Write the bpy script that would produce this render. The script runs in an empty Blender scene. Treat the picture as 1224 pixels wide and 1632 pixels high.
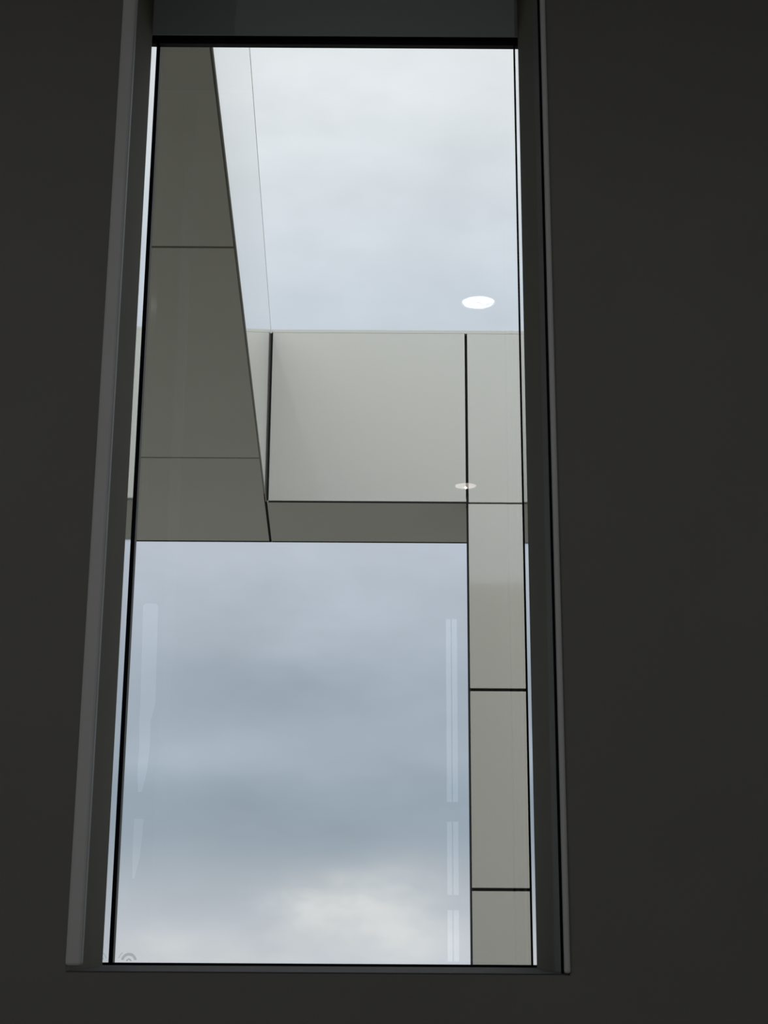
import bpy, bmesh, math
from mathutils import Matrix, Vector

S = bpy.context.scene
C = S.collection

# ------------------------------------------------------------------ camera
cam = bpy.data.cameras.new('camera')
co = bpy.data.objects.new('camera', cam)
C.objects.link(co)
co.matrix_world = Matrix((( 0.99998168, -0.00605394,  0.00000833, 0),
                          (-0.00161398, -0.26792007, -0.96343979, 0),
                          ( 0.00583484,  0.96342212, -0.26792494, 0),
                          (0, 0, 0, 1)))
cam.sensor_fit = 'VERTICAL'
cam.sensor_height = 36
cam.lens = 52.67
cam.clip_start = 0.02
cam.clip_end = 1000
S.camera = co

S.view_settings.view_transform = 'Standard'
S.view_settings.look = 'None'
S.view_settings.gamma = 1
S.view_settings.use_curve_mapping = False
S.view_settings.exposure = 0.0
S.cycles.max_bounces = 10
S.cycles.diffuse_bounces = 6
S.cycles.transparent_max_bounces = 12

SKY_STRENGTH = 1.10
SKY_BACK = 2.1          # the overcast is brighter on the far side of the house
LAMP = 5.5
SPOT = 33.0

# ------------------------------------------------------------------ sky
def srgb(r, g, b):
    f = lambda c: (c/255/12.92 if c/255 <= .04045 else ((c/255+.055)/1.055)**2.4)
    return (f(r), f(g), f(b), 1)

W = bpy.data.worlds.new('overcast_sky')
S.world = W
W.use_nodes = True
nt = W.node_tree
for n in list(nt.nodes):
    nt.nodes.remove(n)
N, L = nt.nodes, nt.links

def inp(sock, v):
    if isinstance(v, (int, float)):
        sock.default_value = v
    else:
        L.new(v, sock)

def m(op, a, b=0.0, c=None, clamp=False):
    n = N.new('ShaderNodeMath'); n.operation = op; n.use_clamp = clamp
    inp(n.inputs[0], a); inp(n.inputs[1], b)
    if c is not None: inp(n.inputs[2], c)
    return n.outputs[0]

out = N.new('ShaderNodeOutputWorld')
bg = N.new('ShaderNodeBackground')
L.new(bg.outputs[0], out.inputs[0])
tc = N.new('ShaderNodeTexCoord')
sep = N.new('ShaderNodeSeparateXYZ')
L.new(tc.outputs['Generated'], sep.inputs[0])
sx, sy, sz = sep.outputs
hyp = m('SQRT', m('ADD', m('MULTIPLY', sx, sx), m('MULTIPLY', sy, sy)))
el = m('MULTIPLY', m('ARCTAN2', sz, hyp), 57.29578)
az = m('MULTIPLY', m('ARCTAN2', sx, sy), 57.29578)

# soft cloud noise (distorts the height of the cloud layers and mottles them)
mp = N.new('ShaderNodeMapping')
L.new(tc.outputs['Generated'], mp.inputs[0])
mp.inputs['Scale'].default_value = (1, 1, 2.1)
mp.inputs['Location'].default_value = (3.3, 0.4, 1.7)
n1 = N.new('ShaderNodeTexNoise'); n1.inputs['Scale'].default_value = 7; n1.inputs['Detail'].default_value = 4; n1.inputs['Roughness'].default_value = .45
n2 = N.new('ShaderNodeTexNoise'); n2.inputs['Scale'].default_value = 17; n2.inputs['Detail'].default_value = 5; n2.inputs['Roughness'].default_value = .5
L.new(mp.outputs[0], n1.inputs['Vector']); L.new(mp.outputs[0], n2.inputs['Vector'])
w1 = m('SUBTRACT', n1.outputs[0], .5)
w2 = m('SUBTRACT', n2.outputs[0], .5)
elw = m('ADD', el, m('ADD', m('MULTIPLY', w1, 2.0), m('MULTIPLY', w2, .8)))
t = m('DIVIDE', m('ADD', elw, 5), 45.0, clamp=True)        # -5..40 degrees
ramp = N.new('ShaderNodeValToRGB')
L.new(t, ramp.inputs[0])
stops = [(-5, (190, 196, 203)), (-0.6, (184, 190, 199)), (0.6, (178, 184, 192)), (2.0, (163, 172, 181)), (3.4, (146, 160, 173)), (5.2, (150, 163, 176)),
         (6.6, (162, 173, 184)), (8.4, (155, 167, 180)), (10.6, (168, 178, 190)), (14.0, (180, 188, 200)),
         (18, (188, 197, 208)), (22.5, (195, 204, 215)), (26, (206, 214, 222)), (29.5, (216, 221, 226)), (33, (222, 226, 230)), (40, (228, 230, 233))]
cr = ramp.color_ramp
cr.interpolation = 'B_SPLINE'
while len(cr.elements) < len(stops):
    cr.elements.new(.5)
for e, (d, c) in zip(cr.elements, stops):
    e.position = (d+5)/45.0
    e.color = srgb(*c)

def blob(a0, e0, sa, se, amp):
    """one cloud mass, given by its bearing and elevation"""
    da = m('DIVIDE', m('SUBTRACT', m('ADD', az, m('MULTIPLY', w2, 3.5)), a0), sa)
    de = m('DIVIDE', m('SUBTRACT', m('ADD', el, m('MULTIPLY', w1, 2.5)), e0), se)
    r2 = m('ADD', m('MULTIPLY', da, da), m('MULTIPLY', de, de))
    return m('MULTIPLY', m('EXPONENT', m('MULTIPLY', r2, -1.0)), amp)

gain = m('ADD', 1.0, m('MULTIPLY', w2, .2))
for b in [
        (-1.3, 1.3, 2.6, .9, .06),      # pale cloud low in the middle
        (1.0, -.2, 3.0, 1.2, .08),
        (-7.5, 5.9, 4.0, .8, .10),      # light streak on the left
        (-4.5, 8.9, 3.6, 1.6, -.10),    # dark mass
        (-6.5, 11.5, 2.0, 1.5, -.05),
        (-1.0, 12.2, 2.5, 1.4, .05),
        (-4.5, 3.6, 4.5, 1.2, -.06),
        (3.0, 27.0, 2.0, 2.5, -.05),
        (-1.0, 31.0, 4.0, 2.0, .05),
        (2.0, 30.5, 2.5, 2.0, .03)]:
    gain = m('ADD', gain, blob(*b))
back = m('MULTIPLY_ADD', m('MULTIPLY', sy, -1.0), .5, .5)      # 0 ahead .. 1 behind
bk = N.new('ShaderNodeMapRange'); bk.interpolation_type = 'SMOOTHSTEP'
L.new(back, bk.inputs[0]); bk.inputs[1].default_value = .28; bk.inputs[2].default_value = .8
bk.inputs[3].default_value = 1.0; bk.inputs[4].default_value = SKY_BACK
gain = m('MULTIPLY', gain, bk.outputs[0])
n3 = N.new('ShaderNodeTexNoise'); n3.inputs['Scale'].default_value = 30; n3.inputs['Detail'].default_value = 6; n3.inputs['Roughness'].default_value = .55
L.new(mp.outputs[0], n3.inputs['Vector'])
w3 = m('SUBTRACT', n3.outputs[0], .5)
mask = m('ADD', m('ADD', blob(-.2, .6, 2.3, 1.05, 1.0), blob(-2.6, .9, 1.6, .8, .55)), m('ADD', blob(-6.5, -.7, 4.2, .9, .6), blob(1.8, -.4, 1.8, 1.0, .4)))
mask = m('MULTIPLY', mask, m('ADD', 1.0, m('MULTIPLY', w3, 2.2)), clamp=True)
cm = N.new('ShaderNodeMix'); cm.data_type = 'RGBA'
L.new(m('MULTIPLY', mask, .85, clamp=True), cm.inputs[0]); L.new(ramp.outputs[0], cm.inputs[6]); cm.inputs[7].default_value = srgb(206, 208, 208)
L.new(cm.outputs[2], bg.inputs[0])
L.new(m('MULTIPLY', gain, 1.16*SKY_STRENGTH), bg.inputs[1])

# ------------------------------------------------------------------ materials
def mat(name, col, rough=.6, var=.06, scale=6, metal=0, bump=0, spec=.5, coat=0, bscale=300):
    M = bpy.data.materials.new(name); M.use_nodes = True
    t = M.node_tree; b = t.nodes['Principled BSDF']
    b.inputs['Roughness'].default_value = rough
    b.inputs['Metallic'].default_value = metal
    b.inputs['Specular IOR Level'].default_value = spec
    b.inputs['Coat Weight'].default_value = coat
    b.inputs['Coat Roughness'].default_value = .04
    g = t.nodes.new('ShaderNodeTexCoord')
    nz = t.nodes.new('ShaderNodeTexNoise'); nz.inputs['Scale'].default_value = scale; nz.inputs['Detail'].default_value = 5
    t.links.new(g.outputs['Object'], nz.inputs['Vector'])
    mx = t.nodes.new('ShaderNodeMix'); mx.data_type = 'RGBA'
    mx.inputs[6].default_value = tuple(c*(1-var) for c in col)+(1,)
    mx.inputs[7].default_value = tuple(min(1, c*(1+var)) for c in col)+(1,)
    t.links.new(nz.outputs[0], mx.inputs[0])
    t.links.new(mx.outputs[2], b.inputs['Base Color'])
    if bump:
        nb = t.nodes.new('ShaderNodeTexNoise'); nb.inputs['Scale'].default_value = bscale; nb.inputs['Detail'].default_value = 3
        t.links.new(g.outputs['Object'], nb.inputs['Vector'])
        bu = t.nodes.new('ShaderNodeBump'); bu.inputs['Strength'].default_value = bump; bu.inputs['Distance'].default_value = .002
        t.links.new(nb.outputs[0], bu.inputs['Height'])
        t.links.new(bu.outputs[0], b.inputs['Normal'])
    return M

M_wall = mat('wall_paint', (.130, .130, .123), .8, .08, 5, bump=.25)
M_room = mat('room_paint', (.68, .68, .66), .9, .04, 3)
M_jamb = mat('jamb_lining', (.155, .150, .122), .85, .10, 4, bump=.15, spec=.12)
M_head = mat('head_lining', (.30, .33, .345), .6, .06, 4)
M_bead = mat('bead_metal', (.44, .455, .465), .6, .05, 9, spec=.3)
M_polish = mat('polished_frame', (.82, .83, .84), .05, .02, 8, metal=1)
M_black = mat('black_gasket', (.006, .006, .008), 1, .1, 30, spec=0)
M_frame = mat('frame_metal', (.06, .058, .062), .7, .05, 12, spec=.15)
M_clad = mat('cladding', (.578, .555, .478), .08, .035, .9, spec=.5, coat=.7)
M_core = mat('joint_backing', (.02, .02, .019), .9, .1, 6, spec=.1)
M_ground = mat('paving', (.135, .133, .112), .9, .15, .6)
M_floor = mat('carpet', (.40, .39, .37), .95, .15, 40)
M_ext = mat('house_cladding', (.5, .5, .46), .4, .04, .7)

def emis(name, col, st):
    M = bpy.data.materials.new(name); M.use_nodes = True
    t = M.node_tree
    for n in list(t.nodes): t.nodes.remove(n)
    o = t.nodes.new('ShaderNodeOutputMaterial'); e = t.nodes.new('ShaderNodeEmission')
    g = t.nodes.new('ShaderNodeTexCoord'); nz = t.nodes.new('ShaderNodeTexNoise'); nz.inputs['Scale'].default_value = 30
    r = t.nodes.new('ShaderNodeMapRange'); r.inputs[3].default_value = st*.55; r.inputs[4].default_value = st*1.45
    t.links.new(g.outputs['Object'], nz.inputs['Vector']); t.links.new(nz.outputs[0], r.inputs[0])
    t.links.new(r.outputs[0], e.inputs[1])
    e.inputs[0].default_value = (*col, 1)
    t.links.new(e.outputs[0], o.inputs[0])
    return M
M_lamp = emis('lamp_lens', (1, .99, .98), LAMP)
M_lamp_dim = emis('lamp_lens_dim', (1, .88, .84), LAMP*.7)

def glass(name, gain, tint):
    """clear pane: fresnel mirror on the outward faces, straight see-through otherwise"""
    M = bpy.data.materials.new(name); M.use_nodes = True
    t = M.node_tree
    for n in list(t.nodes): t.nodes.remove(n)
    o = t.nodes.new('ShaderNodeOutputMaterial'); mx = t.nodes.new('ShaderNodeMixShader')
    tr = t.nodes.new('ShaderNodeBsdfTransparent'); gl = t.nodes.new('ShaderNodeBsdfGlossy')
    tr.inputs[0].default_value = (*tint, 1); gl.inputs['Roughness'].default_value = 0.0
    gl.inputs[0].default_value = (1, 1, 1, 1)
    fr = t.nodes.new('ShaderNodeFresnel'); fr.inputs[0].default_value = 1.5
    ge = t.nodes.new('ShaderNodeNewGeometry')
    inv = t.nodes.new('ShaderNodeMath'); inv.operation = 'SUBTRACT'; inv.inputs[0].default_value = gain
    k = t.nodes.new('ShaderNodeMath'); k.operation = 'MULTIPLY'; k.inputs[1].default_value = gain
    t.links.new(ge.outputs['Backfacing'], k.inputs[0]); t.links.new(k.outputs[0], inv.inputs[1])
    mu = t.nodes.new('ShaderNodeMath'); mu.operation = 'MULTIPLY'; mu.use_clamp = True
    t.links.new(fr.outputs[0], mu.inputs[0]); t.links.new(inv.outputs[0], mu.inputs[1])
    t.links.new(mu.outputs[0], mx.inputs[0]); t.links.new(tr.outputs[0], mx.inputs[1]); t.links.new(gl.outputs[0], mx.inputs[2])
    t.links.new(mx.outputs[0], o.inputs[0])
    return M
M_glass = glass('window_glass', 1.9, (.985, .99, .985))

# ------------------------------------------------------------------ mesh helpers
def box(bm, x0, x1, y0, y1, z0, z1, bev=0):
    r = bmesh.ops.create_cube(bm, size=1)
    for v in r['verts']:
        v.co = Vector(((x0+x1)/2+v.co.x*(x1-x0), (y0+y1)/2+v.co.y*(y1-y0), (z0+z1)/2+v.co.z*(z1-z0)))
    if bev:
        es = {e for v in r['verts'] for e in v.link_edges}
        bmesh.ops.bevel(bm, geom=list(es), offset=bev, segments=2, affect='EDGES', profile=.5)

def prism_z(bm, pts, z0, z1, bev=0):
    """footprint pts (x, y) raised from z0 to z1"""
    lo = [bm.verts.new((x, y, z0)) for x, y in pts]
    hi = [bm.verts.new((x, y, z1)) for x, y in pts]
    n = len(pts)
    fs = [bm.faces.new(lo[::-1]), bm.faces.new(hi)]
    for i in range(n):
        fs.append(bm.faces.new((lo[i], lo[(i+1) % n], hi[(i+1) % n], hi[i])))
    bmesh.ops.recalc_face_normals(bm, faces=fs)
    if bev:
        es = {e for f in fs for e in f.edges}
        bmesh.ops.bevel(bm, geom=list(es), offset=bev, segments=2, affect='EDGES', profile=.5)

def disc_lathe(bm, prof, n=48, cx=0, cy=0):
    rings = [[bm.verts.new((cx+r*math.cos(2*math.pi*i/n), cy+r*math.sin(2*math.pi*i/n), z)) for i in range(n)] for r, z in prof]
    for a, b in zip(rings, rings[1:]):
        for i in range(n):
            bm.faces.new((a[i], a[(i+1) % n], b[(i+1) % n], b[i]))
    return rings

def obj(name, bm, material, parent=None):
    me = bpy.data.meshes.new(name)
    bmesh.ops.recalc_face_normals(bm, faces=bm.faces[:])
    bm.to_mesh(me); bm.free()
    me.materials.append(material)
    o = bpy.data.objects.new(name, me); C.objects.link(o)
    if parent: 
        o.parent = parent
        o.matrix_parent_inverse = parent.matrix_world.inverted()
    return o

def empty(name, loc):
    o = bpy.data.objects.new(name, None); C.objects.link(o)
    o.location = loc; o.matrix_world = Matrix.Translation(loc)
    return o

def B(*boxes):
    bm = bmesh.new()
    for b in boxes: box(bm, *b)
    return bm

def struct(name, bm, material):
    o = obj(name, bm, material); o['kind'] = 'structure'; return o

# ------------------------------------------------------------------ dimensions (metres, eye at 0,0,0)
FLOOR, CEIL = -1.55, 2.50
YO = 2.25                 # room face of the window wall
YJ = 2.54                 # end of the dark lining
YG = 2.645                # glass
YX = 2.70                 # outdoor face of the wall
XL, XR = -.453, .253      # lining faces at YJ
ZB, ZT = -.0585, 1.6995     # glass bottom and top
GROUND = -5.0

# ------------------------------------------------------------------ room shell
x0, x1, yb = -4.0, 4.0, -6.5
RT = 2.10                 # top of the recess
bm = bmesh.new()
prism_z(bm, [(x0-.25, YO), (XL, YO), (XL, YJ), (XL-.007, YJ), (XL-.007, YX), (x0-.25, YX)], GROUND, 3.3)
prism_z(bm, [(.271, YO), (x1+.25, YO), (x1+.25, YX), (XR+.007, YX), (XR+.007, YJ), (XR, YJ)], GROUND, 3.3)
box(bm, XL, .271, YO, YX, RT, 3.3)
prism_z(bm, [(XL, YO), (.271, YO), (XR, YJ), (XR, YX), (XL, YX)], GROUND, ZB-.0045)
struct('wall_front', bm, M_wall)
struct('wall_left', B((x0-.25, x0, yb, YO, FLOOR, CEIL)), M_room)
struct('wall_right', B((x1, x1+.25, yb, YO, FLOOR, CEIL)), M_room)
# back wall with its narrow slit window
s2 = (.500, .602); zt = 2.43; zb = -1.2
struct('wall_back', B((x0-.25, s2[0], yb-.2, yb, FLOOR, CEIL), (s2[1], x1+.25, yb-.2, yb, FLOOR, CEIL),
                      (s2[0], s2[1], yb-.2, yb, zt, CEIL), (s2[0], s2[1], yb-.2, yb, FLOOR, zb)), M_room)
struct('floor', B((x0-.25, x1+.25, yb-.2, YO, FLOOR-.3, FLOOR)), M_floor)

LAMPS = [(.384, -.44, .066), (.476, -3.10, .062), (-1.7, -.44, .066), (-1.7, -3.10, .062)]  # last two are unseen, added to brighten the window wall and jambs
bm = B((x0-.25, x1+.25, yb-.2, YO, CEIL, CEIL+.06))
box(bm, x0-.25, x1+.25, yb-.2, YO, CEIL+.2, CEIL+.5)
struct('ceiling', bm, M_room)

# ------------------------------------------------------------------ window
win = empty('window_1', ((XL+XR)/2, YG, ZB)); win['kind'] = 'structure'
# glass: two panes of one sealed unit, the outer one a hair out of true
obj('glass_pane', B((XL-.002, XR+.001, YG, YG+.006, ZB-.002, ZT+.006)), M_glass, win)
# black gasket set flush in the reveal in front of the pane
YB = 2.602
obj('gasket', B((XL-.006, XL-.0010, YB, YG, ZB-.003, ZT+.02), (XR+.0004, XR+.006, YB, YG, ZB-.003, ZT+.02),
                (XL-.001, XR+.0004, YB, YG, ZB-.004, ZB+.0008)), M_black, win)
# polished returns on both sides
bm = bmesh.new(); prism_z(bm, [(XL-.006, YJ+.0005), (XL+.0003, YJ+.0005), (XL-.0010, YB), (XL-.006, YB)], ZB-.003, ZT-.012)
obj('polished_return', bm, M_polish, win)
obj('polished_return', B((XR, XR+.006, YJ+.0005, YB, ZB-.003, ZT-.012)), M_polish, win)
# linings of the recess
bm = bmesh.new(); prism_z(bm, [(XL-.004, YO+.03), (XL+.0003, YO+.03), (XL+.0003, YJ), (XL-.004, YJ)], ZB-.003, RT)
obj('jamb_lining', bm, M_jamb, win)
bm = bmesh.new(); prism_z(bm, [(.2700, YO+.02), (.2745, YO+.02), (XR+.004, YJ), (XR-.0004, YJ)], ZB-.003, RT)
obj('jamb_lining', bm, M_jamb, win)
bm = bmesh.new(); prism_z(bm, [(XL, YO), (.271, YO), (XR, YJ), (XR, YB), (XL, YB)], ZB-.0045, ZB-.0025)
obj('window_sill', bm, M_frame, win)
# head: a lining panel, a black slot under it and the top bar of the frame
obj('head_panel', B((XL+.0005, XR-.0005, YJ-.002, YJ+.0005, 1.659, RT)), M_head, win)
obj('blind_slot', B((XL-.0009, XR+.0003, YJ+.003, YJ+.02, 1.665, RT), (XL-.0009, XR+.0003, YG-.010, YG-.001, ZT+.010, RT)), M_black, win)
obj('window_frame', B((XL-.0009, XR+.0003, YG-.014, YG-.001, ZT, ZT+.0098)), M_frame, win)
# corner beads at the room edge of the recess
bm = bmesh.new(); box(bm, XL-.001, XL+.0225, YO-.006, YO+.012, ZB+.0045, CEIL-.01, .004)
b1 = obj('trim_1', bm, M_bead); b1['kind'] = 'structure'
bm = bmesh.new(); box(bm, .2625, .2718, YO-.006, YO+.008, ZB-.002, CEIL-.01, .0035)
b2 = obj('trim_2', bm, M_bead); b2['kind'] = 'structure'

obj('shadow_gap', B((.2595, .2625, YO-.001, YO+.010, ZB-.002, RT)), M_black, win)

# maker's stamp etched in the lower left corner of the pane
M_stamp = bpy.data.materials.new('etched_stamp'); M_stamp.use_nodes = True
t = M_stamp.node_tree
for n in list(t.nodes): t.nodes.remove(n)
o_ = t.nodes.new('ShaderNodeOutputMaterial'); mx_ = t.nodes.new('ShaderNodeMixShader'); tr_ = t.nodes.new('ShaderNodeBsdfTransparent'); df_ = t.nodes.new('ShaderNodeBsdfDiffuse')
df_.inputs[0].default_value = (.25, .25, .3, 1); mx_.inputs[0].default_value = .18
t.links.new(tr_.outputs[0], mx_.inputs[1]); t.links.new(df_.outputs[0], mx_.inputs[2]); t.links.new(mx_.outputs[0], o_.inputs[0])
bm = bmesh.new()
cx, cz = XL+.026, ZB+.0030
def arc(r0, r1, a0, a1, n=14, dx=0):
    for i in range(n):
        p = [math.radians(a0+(a1-a0)*k/n) for k in (i, i+1)]
        q = [(r0, p[0]), (r1, p[0]), (r1, p[1]), (r0, p[1])]
        f_ = [bm.verts.new((cx+dx+r*math.cos(a), YG-.0006, cz+r*math.sin(a))) for r, a in q]
        k_ = [bm.verts.new((cx+dx+r*math.cos(a), YG-.0001, cz+r*math.sin(a))) for r, a in q]
        bm.faces.new(f_); bm.faces.new(k_[::-1])
        for j in range(4): bm.faces.new((f_[j], f_[(j+1) % 4], k_[(j+1) % 4], k_[j]))
arc(.009, .0135, 10, 170)
arc(.0165, .0175, 125, 165, 6, -.001)
arc(.002, .0045, 0, 180, 8)
obj('etched_stamp', bm, M_stamp, win)

# added dimming sheet outside the pane; its two clear gaps imitate reflected light streaks
M_streak_film = bpy.data.materials.new('tint_film'); M_streak_film.use_nodes = True
t = M_streak_film.node_tree
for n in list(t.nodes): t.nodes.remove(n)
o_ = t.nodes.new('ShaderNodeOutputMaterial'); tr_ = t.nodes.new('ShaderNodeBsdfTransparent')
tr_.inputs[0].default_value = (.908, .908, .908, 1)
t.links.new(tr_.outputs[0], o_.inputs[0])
REFL_STREAKS = [(0.5633, -0.4298, -0.4105), (0.5586, -0.4341, -0.4069), (0.4738, -0.4322, -0.4053), (0.3837, -0.43, -0.4033), (0.3503, -0.4306, -0.4106), (0.3062, -0.4284, -0.4096), (0.2624, -0.4295, -0.413), (0.2277, -0.4267, -0.4201)], \
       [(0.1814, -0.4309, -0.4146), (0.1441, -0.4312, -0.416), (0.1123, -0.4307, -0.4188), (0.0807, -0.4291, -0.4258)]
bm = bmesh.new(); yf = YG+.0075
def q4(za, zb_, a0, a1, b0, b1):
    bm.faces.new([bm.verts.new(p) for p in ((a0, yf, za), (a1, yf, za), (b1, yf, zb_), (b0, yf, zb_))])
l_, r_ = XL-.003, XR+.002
q4(ZT+.006, REFL_STREAKS[0][0][0], l_, r_, l_, r_)
for w_ in REFL_STREAKS:
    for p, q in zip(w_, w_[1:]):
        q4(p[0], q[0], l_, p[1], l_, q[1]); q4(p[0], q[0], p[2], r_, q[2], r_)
q4(REFL_STREAKS[0][-1][0], REFL_STREAKS[1][0][0], l_, r_, l_, r_)
q4(REFL_STREAKS[1][-1][0], ZB-.002, l_, r_, l_, r_)
obj('tint_film', bm, M_streak_film, win)

# slit window of the back wall
def slit(name, a, b):
    e = empty(name, ((a+b)/2, yb-.1, zb)); e['kind'] = 'structure'
    obj('window_frame', B((a, b, yb-.16, yb-.01, .81, .95), (a, b, yb-.16, yb-.01, .14, .25),
                          (a, a+.006, yb-.16, yb-.12, zb, zt), ((a+b)/2-.006, (a+b)/2+.002, yb-.16, yb-.12, zb, zt), (b-.006, b, yb-.16, yb-.12, zb, zt)), M_frame, e)
    obj('glass_pane', B((a+.006, b-.006, yb-.15, yb-.145, zb, zt)), M_glass, e)
slit('window_2', *s2)

# ------------------------------------------------------------------ ceiling downlights: two seen mirrored in the pane, two added unseen as fill
def downlight(x, y, r, label, dim=False):
    e = empty('downlight', (x, y, CEIL)); e['label'] = label; e['category'] = 'ceiling light'; e['group'] = 'recessed ceiling downlights'
    bm = bmesh.new(); disc_lathe(bm, [(r, CEIL-.001), (r+.004, CEIL-.008), (r+.016, CEIL-.008), (r+.020, CEIL-.001), (r, CEIL-.001)], cx=x, cy=y)
    obj('trim_ring', bm, M_ext, e)
    bm = bmesh.new(); rg = disc_lathe(bm, [(r, CEIL-.0005), (r*.97, CEIL-.006), (r*.6, CEIL-.010), (r*.2, CEIL-.012)], cx=x, cy=y)
    bm.faces.new(rg[-1]); bm.faces.new(rg[0])
    obj('lens', bm, M_lamp_dim if dim else M_lamp, e)
    li = bpy.data.lights.new('downlight_bulb', 'SPOT'); li.energy = SPOT*(.3 if dim else 1); li.spot_size = math.radians(172); li.spot_blend = .6; li.shadow_soft_size = .004; li.color = (1, .985, .965)
    lo = bpy.data.objects.new('bulb', li); C.objects.link(lo); lo.location = (0, 0, -.0165); lo.parent = e
labs = ['round recessed downlight mirrored in the glass as a bright oval against the upper sky',
        'round recessed downlight mirrored in the glass across the upright joint of the pale facade']
for i, (x, y, r) in enumerate(LAMPS):
    downlight(x, y, r, labs[i] if i < 2 else ['recessed ceiling downlight at the left side wall near the window', 'recessed ceiling downlight at the left side wall near the back'][i-2], i == 1)

# ------------------------------------------------------------------ outdoors: ground
g = struct('ground', B((-60, 60, -60, 120, GROUND-.2, GROUND)), M_ground)

# ------------------------------------------------------------------ outdoors: the clad frame of the facing block
ZS, ZC, ZTOP = 2.449, 3.535, 3.556       # soffit, top of panels, top of coping
Y1, Y2 = 8.60, 9.545                     # front and back of the crossbeam
J = .016                                 # open joint
T = .03                                  # panel thickness
ax = lambda y: -.342-.0419*y             # right side of the roof arm, which runs a little off square
AL = -4.2
XP = .497                                # joint between crossbeam and pillar
blk = empty('building_frame', (0, Y1, GROUND))
blk['label'] = 'pale metal clad building frame outside the window: roof arm, crossbeam and tall pillar'
blk['category'] = 'building'

def panel(pts, z0, z1, par, name='cladding_panel', bev=.0010):
    bm = bmesh.new(); prism_z(bm, pts, z0, z1, bev)
    return obj(name, bm, M_clad, par)

# roof arm: dark core, soffit panels, side panels, coping
def strip(y0, y1, a, b):      # slanted footprint between offsets from the arm's right side
    return [(ax(y0)+a, y0), (ax(y0)+b, y0), (ax(y1)+b, y1), (ax(y1)+a, y1)]
bm = bmesh.new(); prism_z(bm, [(AL+.03, YX+.01), (ax(YX)-.021, YX+.01), (ax(Y2)-.021, Y2-.004), (AL+.03, Y2-.004)], ZS+T+.004, ZC-.03)
arm = obj('roof_arm', bm, M_core, blk)
ys = [YX+.006, 5.130, 7.735, Y2]
for a, b in zip(ys, ys[1:]):
    for xa, xb in ((AL, -1.9), (-1.9, None)):
        r = (xb if xb is not None else None)
        ya, yb_ = a+J/2, b-J/2
        if xb is None:
            e0 = .011
            pts = [(xa+J/2, ya), (ax(ya)-e0, ya), (ax(yb_)-e0, yb_), (xa+J/2, yb_)]
        else:
            pts = [(xa, ya), (xb-J/2, ya), (xb-J/2, yb_), (xa, yb_)]
        panel(pts, ZS, ZS+T, arm, 'soffit_panel')
bm = bmesh.new(); prism_z(bm, strip(YX+.01, Y1-.002, -.0205, 0), ZS+T+.001, ZC, .001); prism_z(bm, strip(YX+.01, Y1-.002, -.004, 0), ZS+.001, ZS+T+.001)
obj('side_panel', bm, M_clad, arm)
panel([(AL, YX+.01), (ax(YX)+.001, YX+.01), (ax(Y2)+.001, Y2), (AL, Y2)], ZC, ZTOP, arm, 'coping', .001)

bm = bmesh.new(); prism_z(bm, strip(Y1+.002, Y2-.001, -.0109, .0039), ZS+.008, ZS+T+.002)
obj('joint_strip', bm, M_core, arm)

obj('edge_trim', B((AL, ax(Y2)+.004, Y2, Y2+.012, ZS-.003, ZS+.02)), M_core, arm)

# crossbeam
bm = B((ax(Y1)-.15, 1.72, Y1+T+.002, Y2-.004, ZS+T+.001, ZC-.002), (ax(Y1)-.019, ax(Y1)+.011, Y1+.005, Y1+T+.002, ZS+.012, ZC-.002))
beam = obj('crossbeam', bm, M_core, blk)
panel([(ax(Y1)+.012, Y1), (XP-J/2, Y1), (XP-J/2, Y1+T), (ax(Y1)+.012, Y1+T)], ZS+.009, ZC, beam, 'face_panel')
obj('edge_trim', B((ax(Y1)+.012, XP-.002, Y1+.001, Y1+.0055, ZS-.001, ZS+.009)), M_core, beam)
obj('edge_trim', B((ax(Y2)+.006, 1.72, Y2, Y2+.012, ZS-.003, ZS+.02)), M_core, beam)
panel([(ax(Y1)+.004, Y1+.006), (XP-.002, Y1+.006), (XP-.002, Y1+.122), (XP+.10, Y1+.122), (XP+.10, Y2), (ax(Y2)+.004, Y2)], ZS, ZS+T-.002, beam, 'soffit_panel')
panel([(XP+.10+J, Y1+.12+.006), (1.72, Y1+.12+.006), (1.72, Y2), (XP+.10+J, Y2)], ZS, ZS+T-.002, beam, 'soffit_panel')
panel([(ax(Y1)+.004, Y1-.001), (1.75, Y1-.001), (1.75, Y2), (ax(Y1)+.004, Y2)], ZC, ZTOP, beam, 'coping', .001)

obj('joint_strip', B((XP-.0058, XP+.0125, Y1+.0058, Y1+.029, ZS-.001, ZS+.045)), M_core, beam)

# pillar: panels of one storey-height grid, down to the ground
zj = [ZS-1.118*k for k in range(0, 7)]
bm = B((XP+.013, 1.66, Y1+T+.004, Y1+.115, GROUND, ZC-.01))
pil = obj('pillar', bm, M_core, blk)
rows = [(ZC, ZS)]+list(zip(zj, zj[1:]))
for i, (zt_, zb_) in enumerate(rows):
    top = zt_ - (0 if i == 0 else .009)
    bot = max(zb_+.009, GROUND+.01)
    if i == 1: top = zt_-.004
    if i == 0: bot = zb_+.006
    xa = XP+(J/2 if i == 0 else .006)
    panel([(xa, Y1), (1.70, Y1), (1.70, Y1+T), (xa, Y1+T)], bot, top, pil, 'face_panel')
obj('edge_trim', B((XP+.0005, XP+.012, Y1+.004, Y1+.12, GROUND+.01, ZS-.004)), M_core, pil)
